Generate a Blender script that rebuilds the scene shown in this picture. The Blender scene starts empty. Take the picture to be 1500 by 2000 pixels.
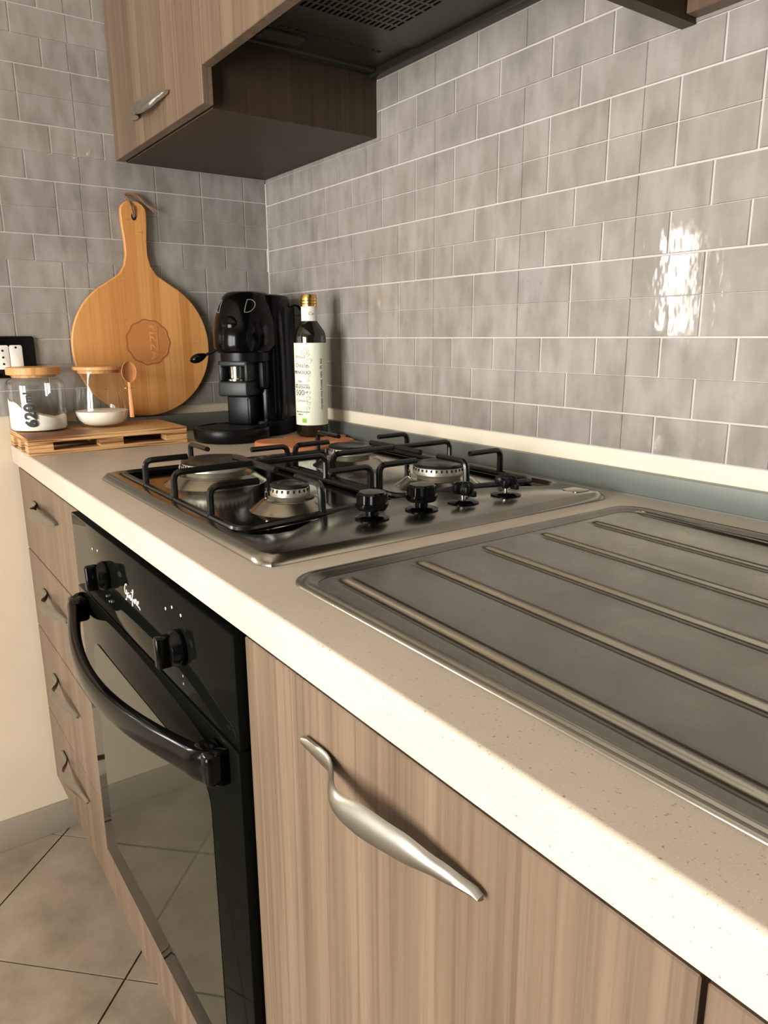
import bpy, bmesh, math, random
from mathutils import Vector, Matrix
random.seed(7)
PI = math.pi
S = bpy.context.scene
COL = S.collection
H = 0.909            # worktop height above the floor; every z below is measured from the worktop

# ---------------------------------------------------------------- camera
cam_d = bpy.data.cameras.new('camera'); cam = bpy.data.objects.new('camera', cam_d); COL.objects.link(cam)
R0 = (0.58083761, 0.8139944, -0.00638656)
R1 = (0.18729516, -0.14127419, -0.97209162)
R2 = (-0.7921794, 0.5634312, -0.23451458)
m = Matrix(((R0[0], -R1[0], -R2[0]), (R0[1], -R1[1], -R2[1]), (R0[2], -R1[2], -R2[2]))).to_4x4()
m.translation = Vector((1.6648, -0.8499, 0.2136 + H))
cam.matrix_world = m
cam_d.sensor_fit = 'VERTICAL'; cam_d.sensor_height = 24.0; cam_d.lens = 1428.81 / 2000 * 24.0
cam_d.clip_start = 0.02
S.camera = cam

# ---------------------------------------------------------------- world, lights, exposure
w = bpy.data.worlds.new('world'); S.world = w; w.use_nodes = True
bg = w.node_tree.nodes['Background']; bg.inputs[0].default_value = (1.0, 0.97, 0.92, 1); bg.inputs[1].default_value = 0.04

def area(name, loc, aim, sx, sy, power, color):
    d = bpy.data.lights.new(name, 'AREA'); d.shape = 'RECTANGLE'; d.size = sx; d.size_y = sy
    d.energy = power; d.color = color
    o = bpy.data.objects.new(name, d); COL.objects.link(o)
    o.location = Vector(loc) + Vector((0, 0, H))
    o.rotation_euler = (Vector(aim) - Vector(loc)).to_track_quat('-Z', 'Y').to_euler()
    return o
# daylight coming in at the big window of the opposite wall and at the narrow window of the back wall
area('window_daylight', (1.40, -2.79, 0.15), (1.40, 0, 0.15), 1.36, 1.36, 108, (1.0, 0.98, 0.945))
area('side_window_daylight', (-0.065, -1.735, 0.40), (1.0, -1.735, 0.40), 0.15, 0.35, 7.0, (1.0, 0.96, 0.88))
area('side_window_daylight', (-0.065, -1.405, 0.40), (1.0, -1.405, 0.40), 0.03, 0.35, 1.4, (1.0, 0.96, 0.88))

vs = S.view_settings
S.display_settings.display_device = 'sRGB'
vs.view_transform = 'Standard'; vs.look = 'None'; vs.gamma = 1.0; vs.use_curve_mapping = False
vs.exposure = 0.35

# ---------------------------------------------------------------- materials
def srgb(r, g, b):
    f = lambda c: (c/255/12.92) if c/255 <= 0.04045 else ((c/255+0.055)/1.055)**2.4
    return (f(r), f(g), f(b), 1)
class NT:
    def __init__(s, name):
        s.m = bpy.data.materials.new(name); s.m.use_nodes = True; s.t = s.m.node_tree
        s.b = s.t.nodes['Principled BSDF']
    def n(s, typ, **k):
        x = s.t.nodes.new(typ)
        for a, v in k.items(): setattr(x, a, v)
        return x
    def l(s, a, b): s.t.links.new(a, b)
    def pos(s, scale, world=True):
        mp = s.n('ShaderNodeMapping'); mp.inputs['Scale'].default_value = scale
        if world: g = s.n('ShaderNodeNewGeometry'); s.l(g.outputs['Position'], mp.inputs[0])
        else: g = s.n('ShaderNodeTexCoord'); s.l(g.outputs['Object'], mp.inputs[0])
        return mp.outputs[0]
    def noise(s, vec, scale, detail=3, rough=0.5, dist=0):
        x = s.n('ShaderNodeTexNoise'); x.inputs['Scale'].default_value = scale; x.inputs['Detail'].default_value = detail
        x.inputs['Roughness'].default_value = rough; x.inputs['Distortion'].default_value = dist; s.l(vec, x.inputs['Vector']); return x.outputs['Fac']
    def ramp(s, fac, stops):
        r = s.n('ShaderNodeValToRGB'); e = r.color_ramp.elements
        while len(e) < len(stops): e.new(0.5)
        for i, (p, c) in enumerate(stops): e[i].position = p; e[i].color = c
        s.l(fac, r.inputs[0]); return r.outputs[0]
    def mix(s, fac, a, b, mode='MIX'):
        x = s.n('ShaderNodeMix', data_type='RGBA', blend_type=mode)
        if isinstance(fac, (int, float)): x.inputs[0].default_value = fac
        else: s.l(fac, x.inputs[0])
        for v, i in ((a, 6), (b, 7)):
            if isinstance(v, tuple): x.inputs[i].default_value = v
            else: s.l(v, x.inputs[i])
        return x.outputs[2]
    def col(s, c):
        if isinstance(c, tuple): s.b.inputs['Base Color'].default_value = c
        else: s.l(c, s.b.inputs['Base Color'])
    def set(s, **k):
        names = dict(rough='Roughness', metal='Metallic', spec='Specular IOR Level', trans='Transmission Weight', ior='IOR', coat='Coat Weight', coatr='Coat Roughness')
        for a, v in k.items():
            if isinstance(v, (int, float)): s.b.inputs[names[a]].default_value = v
            else: s.l(v, s.b.inputs[names[a]])
        return s
    def bump(s, fac, strength, dist=0.001):
        x = s.n('ShaderNodeBump'); x.inputs['Strength'].default_value = strength; x.inputs['Distance'].default_value = dist
        s.l(fac, x.inputs['Height']); s.l(x.outputs[0], s.b.inputs['Normal'])
def plain(name, c, **k):
    t = NT(name); t.col(c)
    t.bump(t.noise(t.pos((1, 1, 1)), 300, 2), 0.05, 0.0003)
    t.set(**k); return t.m

def tile_mat():
    t = NT('gloss_tile'); p = t.pos((1, 1, 1))
    n1 = t.noise(p, 14, 4, 0.55); n2 = t.noise(t.pos((34, 34, 12)), 1, 3, 0.5); n3 = t.noise(p, 70, 3)
    c = t.ramp(n1, [(0.33, srgb(129, 124, 115)), (0.5, srgb(138, 132, 124)), (0.68, srgb(147, 140, 133))])
    c = t.mix(t.ramp(n2, [(0.40, (0, 0, 0, 1)), (0.66, (0.75, 0.75, 0.75, 1))]), c, srgb(158, 152, 146))
    c = t.mix(t.ramp(n3, [(0.62, (0, 0, 0, 1)), (0.78, (0.3, 0.3, 0.3, 1))]), c, srgb(116, 113, 107))
    oi = t.n('ShaderNodeObjectInfo')
    r = t.n('ShaderNodeMapRange'); t.l(oi.outputs['Random'], r.inputs[0]); r.inputs[3].default_value = 0.93; r.inputs[4].default_value = 1.05
    vm = t.n('ShaderNodeVectorMath', operation='SCALE'); t.l(c, vm.inputs[0]); t.l(r.outputs[0], vm.inputs['Scale'])
    t.col(vm.outputs[0])
    t.set(rough=0.07, spec=0.42)
    t.bump(t.noise(t.pos((1, 1, 0.5)), 30, 3, 0.6), 0.30, 0.0018)
    return t.m
def wood_mat(name, a, b, c3, rough=0.42):
    t = NT(name)
    g1 = t.noise(t.pos((190, 190, 2.2)), 1, 3, 0.6, 0.3); g2 = t.noise(t.pos((40, 40, 0.9)), 1, 3, 0.6, 0.5); g3 = t.noise(t.pos((420, 420, 5)), 1, 2)
    c = t.ramp(g2, [(0.34, a), (0.52, b), (0.68, c3)])
    c = t.mix(t.ramp(g1, [(0.50, (0, 0, 0, 1)), (0.74, (0.8, 0.8, 0.8, 1))]), c, tuple(x*0.62 for x in a[:3]) + (1,))
    c = t.mix(t.ramp(g3, [(0.5, (0, 0, 0, 1)), (0.8, (0.35, 0.35, 0.35, 1))]), c, tuple(x*0.6 for x in a[:3]) + (1,))
    t.col(c); t.set(rough=rough, spec=0.35); t.bump(g1, 0.25, 0.0006); return t.m
def counter_mat():
    t = NT('speckled_stone'); p = t.pos((1, 1, 1))
    v = t.noise(p, 420, 2, 0.5); v2 = t.noise(p, 900, 1)
    c = t.ramp(t.noise(p, 9, 3), [(0.3, srgb(180, 168, 152)), (0.7, srgb(190, 178, 163))])
    c = t.mix(t.ramp(v, [(0.66, (0, 0, 0, 1)), (0.74, (0.8, 0.8, 0.8, 1))]), c, srgb(120, 100, 82))
    c = t.mix(t.ramp(v2, [(0.6, (0, 0, 0, 1)), (0.72, (0.5, 0.5, 0.5, 1))]), c, srgb(210, 198, 180))
    t.col(c); t.set(rough=0.38, spec=0.4); return t.m
def steel(name, c, rough, scale=(3, 220, 3), var=0.10, bump=0.05):
    t = NT(name)
    g = t.noise(t.pos(scale), 1, 3); g2 = t.noise(t.pos((1, 1, 1)), 12, 4, 0.6)
    cc = t.mix(t.ramp(g2, [(0.35, (0, 0, 0, 1)), (0.7, (1, 1, 1, 1))]), c, tuple(x*0.80 for x in c[:3]) + (1,))
    t.col(cc)
    mr = t.n('ShaderNodeMapRange'); t.l(g2, mr.inputs[0]); mr.inputs[3].default_value = rough-var/2; mr.inputs[4].default_value = rough+var
    t.set(metal=1.0, rough=mr.outputs[0]); t.bump(g, bump, 0.0005); return t.m
def bamboo_mat(name, a, b, dark, scale=(1, 46, 1.2)):
    t = NT(name)
    st = t.n('ShaderNodeTexWhiteNoise', noise_dimensions='1D')
    sep = t.n('ShaderNodeSeparateXYZ'); t.l(t.pos((1, scale[1], 1), False), sep.inputs[0])
    fl = t.n('ShaderNodeMath', operation='FLOOR'); t.l(sep.outputs[1], fl.inputs[0]); t.l(fl.outputs[0], st.inputs['W'])
    c = t.ramp(st.outputs['Value'], [(0, a), (1, b)])
    g = t.noise(t.pos((40, 300, 6), False), 1, 3)
    c = t.mix(t.ramp(g, [(0.5, (0, 0, 0, 1)), (0.8, (0.45, 0.45, 0.45, 1))]), c, dark)
    k = t.noise(t.pos((10, 40, 130), False), 1, 2, 0.5)
    c = t.mix(t.ramp(k, [(0.70, (0, 0, 0, 1)), (0.76, (0.5, 0.5, 0.5, 1))]), c, dark)
    t.col(c); t.set(rough=0.45, spec=0.4); return t.m
def ply_mat():
    t = NT('layered_plywood'); z = t.noise(t.pos((6, 6, 330), False), 1, 1, 0.5, 0.1)
    c = t.ramp(z, [(0.40, srgb(120, 80, 48)), (0.5, srgb(198, 150, 98)), (0.64, srgb(216, 172, 120))])
    g = t.noise(t.pos((60, 9, 60), False), 1, 3)
    c = t.mix(t.ramp(g, [(0.52, (0, 0, 0, 1)), (0.8, (0.5, 0.5, 0.5, 1))]), c, srgb(150, 104, 62))
    t.col(c); t.set(rough=0.6); return t.m
def floor_mat():
    t = NT('stone_floor_tile'); p = t.pos((1, 1, 1))
    c = t.ramp(t.noise(p, 7, 5, 0.65), [(0.32, srgb(122, 110, 94)), (0.5, srgb(142, 128, 112)), (0.7, srgb(154, 141, 126))])
    c = t.mix(t.ramp(t.noise(p, 45, 3), [(0.62, (0, 0, 0, 1)), (0.8, (0.4, 0.4, 0.4, 1))]), c, srgb(120, 106, 88))
    t.col(c); t.set(rough=0.35, spec=0.4); return t.m
def plaster(name, c):
    t = NT(name); p = t.pos((1, 1, 1))
    t.col(t.mix(t.ramp(t.noise(p, 5, 3), [(0.35, (0, 0, 0, 1)), (0.7, (1, 1, 1, 1))]), c, tuple(x*0.93 for x in c[:3]) + (1,)))
    t.set(rough=0.7, spec=0.2); t.bump(t.noise(p, 60, 3), 0.2, 0.001); return t.m
def glass_mat(name, c=(0.97, 0.98, 0.97, 1)):      # thin-walled clear glass: straight-through light plus Fresnel reflection
    t = NT(name); t.t.nodes.remove(t.b)
    tr = t.n('ShaderNodeBsdfTransparent'); tr.inputs[0].default_value = c
    gl = t.n('ShaderNodeBsdfGlossy'); gl.inputs['Roughness'].default_value = 0.02
    lw = t.n('ShaderNodeLayerWeight'); lw.inputs['Blend'].default_value = 0.5
    pw = t.n('ShaderNodeMath', operation='POWER'); t.l(lw.outputs['Facing'], pw.inputs[0]); pw.inputs[1].default_value = 3.0
    mr = t.n('ShaderNodeMapRange'); t.l(pw.outputs[0], mr.inputs[0]); mr.inputs[3].default_value = 0.05; mr.inputs[4].default_value = 0.75
    mx = t.n('ShaderNodeMixShader'); t.l(mr.outputs[0], mx.inputs[0]); t.l(tr.outputs[0], mx.inputs[1]); t.l(gl.outputs[0], mx.inputs[2])
    t.l(mx.outputs[0], t.t.nodes['Material Output'].inputs[0]); return t.m

M = dict(
    tile=tile_mat(), grout=plain('pale_grout', srgb(184, 177, 173), rough=0.6),
    wall=plaster('cream_plaster', srgb(236, 226, 206)), endwall=plaster('warm_cream_plaster', srgb(212, 196, 172)), ceiling=plaster('white_ceiling', srgb(235, 230, 220)),
    wood=wood_mat('oak_laminate', srgb(98, 81, 65), srgb(108, 90, 73), srgb(118, 100, 82)),
    cwood=wood_mat('dark_laminate_carcass', srgb(59, 46, 31), srgb(63, 49, 34), srgb(69, 54, 38), 0.5),
    counter=counter_mat(),
    hob=steel('brushed_hob_steel', srgb(150, 146, 137), 0.20, (4, 300, 4)),
    basin=steel('mirror_hob_steel', srgb(120, 115, 105), 0.10, (2, 2, 2), 0.04, 0.0),
    sink=steel('worn_sink_steel', srgb(152, 149, 140), 0.26, (10, 160, 10), 0.08, 0.0),
    alu=plain('grey_aluminium', srgb(122, 128, 122), rough=0.4, metal=0.35),
    handle=steel('satin_nickel', srgb(158, 155, 147), 0.33, (2, 2, 2), 0.04, 0.0),
    chrome=steel('chrome', srgb(215, 212, 205), 0.07, (2, 2, 2), 0.02, 0.0),
    burner=plain('stained_burner_alloy', srgb(176, 170, 156), rough=0.38, metal=0.7),
    cone=steel('pressed_steel_cone', srgb(176, 170, 158), 0.2, (2, 2, 2), 0.05, 0.0),
    enamel=plain('black_enamel', srgb(14, 14, 13), rough=0.24, spec=0.5),
    cap=plain('burner_cap_enamel', srgb(26, 25, 22), rough=0.32, spec=0.5),
    gloss=plain('black_gloss_plastic', srgb(6, 6, 6), rough=0.14, spec=0.18),
    plastic=plain('black_satin_plastic', srgb(11, 12, 12), rough=0.33, spec=0.2),
    grey=plain('dark_grey_plastic', srgb(32, 36, 37), rough=0.38, spec=0.3),
    ovenglass=plain('black_oven_glass', srgb(12, 13, 10), rough=0.03, spec=0.02),
    ovenpane=plain('smoked_oven_pane', srgb(40, 40, 31), rough=0.02, spec=0.30),
    gap=plain('dark_cavity', srgb(16, 15, 11), rough=0.8),
    bamboo=bamboo_mat('bamboo_strips', srgb(196, 134, 72), srgb(218, 160, 96), srgb(146, 90, 42)),
    burnt=plain('branded_bamboo', srgb(190, 124, 66), rough=0.6), burntdark=plain('branded_bamboo_edge', srgb(160, 98, 48), rough=0.6),
    rope=plain('jute_cord', srgb(128, 98, 70), rough=0.9),
    ply=ply_mat(), lidwood=wood_mat('beech_lid', srgb(200, 146, 90), srgb(212, 158, 102), srgb(222, 170, 116)),
    spoon=wood_mat('olive_wood_spoon', srgb(190, 124, 74), srgb(204, 138, 86), srgb(214, 150, 98)),
    glass=glass_mat('clear_glass'), bottleglass=plain('dark_green_bottle_glass', srgb(18, 19, 10), rough=0.05, spec=0.8),
    flour=plain('white_flour', srgb(246, 240, 226), rough=0.9), salt=plain('white_salt', srgb(250, 243, 228), rough=0.85),
    ink=plain('black_print', srgb(16, 16, 16), rough=0.6), whiteink=plain('white_print', srgb(225, 222, 212), rough=0.5),
    greyink=plain('grey_print', srgb(128, 134, 120), rough=0.6), greenink=plain('green_print', srgb(140, 190, 60), rough=0.6),
    paper=plain('cream_paper_label', srgb(228, 232, 212), rough=0.6), gold=steel('gold_foil', srgb(214, 176, 104), 0.25, (2, 2, 2), 0.05, 0.0),
    cork=plain('terracotta_cork', srgb(188, 118, 76), rough=0.85), white=plain('white_switch_plastic', srgb(235, 232, 222), rough=0.35),
    floor=floor_mat(), joint=plain('dark_floor_joint', srgb(70, 58, 44), rough=0.9), skirting=plain('grey_stone_skirting', srgb(160, 148, 132), rough=0.55),
    hood=plain('dark_hood_metal', srgb(48, 48, 36), rough=0.35, metal=0.3), lens=plain('frosted_hood_lens', srgb(56, 56, 45), rough=0.3),
    pane=glass_mat('window_pane'), frame=plain('white_window_frame', srgb(225, 222, 212), rough=0.5),
)

# ---------------------------------------------------------------- mesh helpers
class MB:
    """collects verts and faces of one mesh"""
    def __init__(s): s.v = []; s.f = []; s.sm = []
    def add(s, vs_, fs, smooth=False, mat=None):
        o = len(s.v)
        s.v += [tuple(mat @ Vector(p)) if mat else tuple(p) for p in vs_]
        s.f += [tuple(i+o for i in f) for f in fs]; s.sm += [smooth]*len(fs); return s
    def box(s, x0, x1, y0, y1, z0, z1, bev=0, seg=2, mat=None):
        bm = bmesh.new(); bmesh.ops.create_cube(bm, size=1)
        for v in bm.verts: v.co = Vector(((x0+x1)/2+v.co.x*(x1-x0), (y0+y1)/2+v.co.y*(y1-y0), (z0+z1)/2+v.co.z*(z1-z0)))
        if bev: bmesh.ops.bevel(bm, geom=bm.edges[:], offset=bev, segments=seg, affect='EDGES', profile=0.5)
        s.bm(bm, bool(bev), mat); return s
    def bm(s, bm, smooth=False, mat=None):
        bm.verts.index_update()
        s.add([v.co.copy() for v in bm.verts], [[v.index for v in f.verts] for f in bm.faces], smooth, mat); bm.free(); return s
    def loft(s, rings, cap=True, smooth=True, closed=True):
        n = len(rings[0]); vs_ = [p for r in rings for p in r]; fs = []
        k = n if closed else n-1
        for i in range(len(rings)-1):
            for j in range(k):
                a = i*n+j; b = i*n+(j+1) % n; fs.append((a, b, b+n, a+n))
        if cap and closed: fs.append(tuple(range(n-1, -1, -1))); fs.append(tuple((len(rings)-1)*n+j for j in range(n)))
        s.add(vs_, fs, smooth); return s
    def lathe(s, prof, c=(0, 0, 0), n=32, cap=True, axis='z', a0=0, a1=2*PI):
        full = abs(a1-a0-2*PI) < 1e-6; rings = []
        for r, z in prof:
            ring = []
            for j in range(n):
                t = a0+(a1-a0)*j/(n if full else n-1); p = (r*math.cos(t), r*math.sin(t), z)
                if axis == 'y': p = (p[0], -p[2], p[1])
                ring.append((c[0]+p[0], c[1]+p[1], c[2]+p[2]))
            rings.append(ring)
        return s.loft(rings, cap and full, True, full)
    def tube(s, path, r, n=8, taper=None, flat=1.0):
        P = [Vector(p) for p in path]; rings = []; up = None
        for i, p in enumerate(P):
            t = (P[min(i+1, len(P)-1)]-P[max(i-1, 0)]).normalized()
            if up is None: up = t.orthogonal().normalized() if abs(t.z) > 0.9 else Vector((0, 0, 1))
            up = (up-t*up.dot(t)).normalized(); sd = t.cross(up)
            rr = r if taper is None else r*taper[i]
            rings.append([p+(up*math.cos(2*PI*j/n)+sd*flat*math.sin(2*PI*j/n))*rr for j in range(n)])
        return s.loft(rings)
    def prism(s, poly, z0, z1, mat=None):
        n = len(poly); vs_ = [(x, y, z0) for x, y in poly]+[(x, y, z1) for x, y in poly]
        fs = [tuple(range(n-1, -1, -1)), tuple(range(n, 2*n))]+[(i, (i+1) % n, (i+1) % n+n, i+n) for i in range(n)]
        s.add(vs_, fs, False, mat); return s
def fillet(pts, r, k=5):
    P = [Vector(p) for p in pts]; out = [P[0]]
    for i in range(1, len(P)-1):
        a = (P[i-1]-P[i]); b = (P[i+1]-P[i]); rr = min(r, a.length*0.49, b.length*0.49)
        a = P[i]+a.normalized()*rr; b = P[i]+b.normalized()*rr
        for j in range(k+1):
            t = j/k; out.append(a*(1-t)**2+P[i]*2*t*(1-t)+b*t*t)
    out.append(P[-1]); return out
def mesh_of(name, mb, mat, autosmooth=True):
    me = bpy.data.meshes.new(name); me.from_pydata(mb.v, [], mb.f)
    me.polygons.foreach_set('use_smooth', mb.sm)
    bm = bmesh.new(); bm.from_mesh(me); bmesh.ops.recalc_face_normals(bm, faces=bm.faces)
    for e in bm.edges:
        if len(e.link_faces) == 2 and e.calc_face_angle(0) > 0.6: e.smooth = False
    bm.to_mesh(me); bm.free()
    me.materials.append(mat if not isinstance(mat, str) else M[mat]); return me
def link(name, data, parent=None, loc=(0, 0, 0), rz=0):
    o = bpy.data.objects.new(name, data); COL.objects.link(o)
    if parent: o.parent = parent; o.location = loc
    else: o.location = (loc[0], loc[1], loc[2]+H)
    o.rotation_euler = (0, 0, rz); return o
def part(name, mb, mat, parent, loc=(0, 0, 0), label=None):
    o = link(name, mesh_of(name, mb, mat), parent, loc)
    if label: o['label'] = label
    return o
def tag(o, label, cat, group=None):
    o['label'] = label; o['category'] = cat
    if group: o['group'] = group
    return o
def thing(name, label, cat, loc=(0, 0, 0), rz=0, group=None):
    return tag(link(name, None, None, loc, rz), label, cat, group)
def solo(name, mb, mat, label, cat, loc=(0, 0, 0), rz=0, group=None):
    return tag(link(name, mesh_of(name, mb, mat), None, loc, rz), label, cat, group)
def struct(name, mb, mat, label, parent=None):
    o = link(name, mesh_of(name, mb, mat), parent)
    o['kind'] = 'structure'; o['label'] = label
    if not parent: o['category'] = name.split('_')[0]
    return o
def wb(mb, loc):      # world coordinates -> coordinates local to a root at loc
    mb.v = [(x-loc[0], y-loc[1], z-loc[2]) for x, y, z in mb.v]; return mb
def text_mb(txt, size, depth=0.0004, fn=None, shear=0, align='CENTER', res=3, bold=0):
    """lettering lying in the xy plane, fn maps each vertex to its place"""
    cu = bpy.data.curves.new('lettering', 'FONT'); cu.body = txt; cu.size = size; cu.extrude = depth/2; cu.shear = shear; cu.offset = bold
    cu.align_x = align; cu.align_y = 'CENTER'; cu.resolution_u = res
    o = bpy.data.objects.new('lettering', cu); COL.objects.link(o); bpy.context.view_layer.update()
    me = bpy.data.meshes.new_from_object(o.evaluated_get(bpy.context.evaluated_depsgraph_get()))
    mb = MB(); mb.add([fn(v.co) if fn else v.co for v in me.vertices], [tuple(p.vertices) for p in me.polygons])
    bpy.data.objects.remove(o); bpy.data.meshes.remove(me); bpy.data.curves.remove(cu); return mb

# ---------------------------------------------------------------- setting: walls, floor, ceiling
wr = struct('wall_right', MB().box(-0.12, 3.2, 0.002, 0.12, -H, 1.75), 'wall', 'long kitchen wall behind the hob, grey tiles over a cream painted strip')
bk = MB()   # back wall with an opening for the narrow window at its left
WY0, WY1, WZ0, WZ1 = -1.84, -1.33, 0.19, 0.61
bk.box(-0.12, -0.002, WY1, 0.002, -H, 1.75).box(-0.12, -0.002, -2.7, WY0, -H, 1.75)
bk.box(-0.12, -0.002, WY0, WY1, -H, WZ0).box(-0.12, -0.002, WY0, WY1, WZ1, 1.75)
wl = struct('wall_back', bk, 'endwall', 'short end wall, grey tiles above and bare cream plaster below')
op = MB(); X0, X1, Z0, Z1 = 0.70, 2.10, -0.55, 0.85
op.box(-0.12, X0, -2.82, -2.7, -H, 1.75).box(X1, 3.2, -2.82, -2.7, -H, 1.75).box(X0, X1, -2.82, -2.7, -H, Z0).box(X0, X1, -2.82, -2.7, Z1, 1.75)
struct('wall_front', op, 'wall', 'plain cream wall opposite the worktop with the daylight window')
struct('ceiling', MB().box(-0.12, 3.2, -2.82, 0.12, 1.75, 1.85), 'ceiling', 'plain white kitchen ceiling')
def window(name, mbs, label):
    o = link(name, None); o['kind'] = 'structure'; o['label'] = label; o['category'] = 'window'
    for n, mb, mt in mbs: part(n, mb, mt, o)
fr = MB()
for a, b in ((X0, X0+0.05), (X1-0.05, X1), (1.375, 1.425)): fr.box(a, b, -2.76, -2.70, Z0, Z1, 0.004)
for a, b in ((Z0, Z0+0.05), (Z1-0.05, Z1)): fr.box(X0+0.05, X1-0.05, -2.76, -2.70, a, b, 0.004)
window('window_1', [('window_frame', fr, 'frame')], 'white framed double window in the wall opposite the worktop')
fr = MB()
for a, b in ((WY0, WY0+0.02), (WY1-0.02, WY1)): fr.box(-0.06, -0.01, a, b, WZ0, WZ1, 0.003)
for a, b in ((WZ0, WZ0+0.02), (WZ1-0.02, WZ1)): fr.box(-0.06, -0.01, WY0+0.02, WY1-0.02, a, b, 0.003)
window('window_2', [('window_frame', fr, 'frame'), ('shutter', MB().box(-0.045, -0.02, -1.640, -1.430, WZ0+0.02, WZ1-0.02, 0.003), 'wood')], 'small narrow window in the end wall left of the kitchen')

G = 0.0013    # half joint
_tc = {}
def tile_obj(parent, axis, a0, a1, z0, z1, ga, gb):
    w_, h_ = (a1-ga)-(a0+gb), z1-z0
    if w_ < 0.004: return
    key = (axis, round(w_, 4), round(h_, 4))
    if key not in _tc:
        t = 0.0016; e = 0.0006; mb = MB()
        P = lambda u, v, d: (u, -d, v) if axis == 'x' else (d, u, v)
        vs_ = [P(sx*w_/2, sz*h_/2, 0) for sx, sz in ((-1, -1), (1, -1), (1, 1), (-1, 1))]+[P(sx*(w_/2-e), sz*(h_/2-e), t) for sx, sz in ((-1, -1), (1, -1), (1, 1), (-1, 1))]
        mb.add(vs_, [(3, 2, 1, 0), (4, 5, 6, 7), (0, 1, 5, 4), (1, 2, 6, 5), (2, 3, 7, 6), (3, 0, 4, 7)])
        _tc[key] = mesh_of('tile', mb, 'tile')
    c = (a0+gb+a1-ga)/2; zc = (z0+z1)/2
    o = bpy.data.objects.new('tile', _tc[key]); COL.objects.link(o); o.parent = parent
    o.location = (c, -0.0005, zc+random.uniform(-0.0002, 0.0002)) if axis == 'x' else (0.0005, c, zc)
TH, TP = 0.0503, 0.1025
def tiles(parent, axis, lo, hi, z_base, th, rows, phase, seam_mod):
    for r in range(rows):
        z0 = z_base+r*th+(0.0003 if r % 2 == 0 and r else 0.0011); z1 = z_base+(r+1)*th-(0.0003 if r % 2 else 0.0011); cuts = []
        k = math.floor((lo-2)/TP)
        while True:
            for c, kind in phase(r, k):
                cuts.append((c, kind))
            k += 1
            if k*TP > hi+1: break
        cuts = sorted(set((round(c, 4), kd) for c, kd in cuts if lo < c < hi))
        cuts = [(lo, 0.0)]+cuts+[(hi, 0.0)]
        cl = [cuts[0]]
        for c in cuts[1:]:
            if c[0]-cl[-1][0] > 0.012: cl.append(c)
        for a, b in zip(cl, cl[1:]): tile_obj(parent, axis, a[0], b[0], z0, z1, b[1], a[1])
# long wall: rows of A have joints at .472+k*.1025, rows of B half a tile further; sheet seams every second tile
A_ROWS = {0, 2, 5, 7, 8, 10, 12}
def ph_r(r, k):
    out = []
    base = 0.472+TP*k
    a = r in A_ROWS
    for left in (True, False):
        aa = a
        if left and r == 7: aa = False
        if left and r == 6: aa = True
        c = base if aa else base+0.052
        if left != (c < 0.425): continue
        seam = (not aa) and (k % 2 == 1)
        out.append((c, 0.0003 if seam else G))
        if aa and k % 2 == 0 and r < 11: pass
    if a and k % 2 == 1 and base+0.052 > 0.43 and r not in (10, 12): out.append((base+0.052, 0.00015))
    return out
tiles(wr, 'x', 0.003, 1.60, 0.0578, TH+0.0001, 12, ph_r, 2)
P_ROWS = {0, 2, 3, 4, 5, 7, 8, 10, 13, 15}
def ph_l(r, k):
    a = r in P_ROWS; base = -0.0600-TP*k
    if base > -0.3 and r >= 8: a = not a if r > 8 else True
    c = base if a else base-0.0515
    seam = (not a) and (k % 2 == 1)
    out = [(c, 0.0003 if seam else G)]
    if a and base < -0.45 and k % 2 == 0: out.append((base-0.0515+0.10, 0.00015))
    return out
tiles(wl, 'y', -0.98, -0.004, 0.0578, 0.0510, 18, ph_l, 2)
part('grout_bed', MB().box(0.0015, 1.60, -0.0006, 0.002, 0.0572, 0.665), 'grout', wr)
part('grout_bed', MB().box(-0.002, 0.0006, -0.98, -0.0015, 0.0572, 0.977), 'grout', wl)
part('corner_filler', MB().box(0.0005, 0.0035, -0.0035, -0.0005, 0.058, 0.56), 'frame', wr)
struct('trim_1', MB().box(0.012, 3.1, -0.011, 0.0018, 0.0, 0.033, 0.0012).box(0.012, 3.1, -0.0135, -0.011, 0.0, 0.0022), 'alu', 'grey metal upstand along the long wall behind the hob and drainer')
struct('trim_2', MB().box(-0.0018, 0.012, -0.602, -0.0005, 0.0, 0.040, 0.0012), 'alu', 'grey metal upstand along the end wall behind the pallet tray')
struct('baseboard_back', MB().box(-0.0018, 0.010, -2.69, -0.54, -H, -0.838, 0.002), 'skirting', 'grey stone skirting under the cream end wall')

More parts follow.
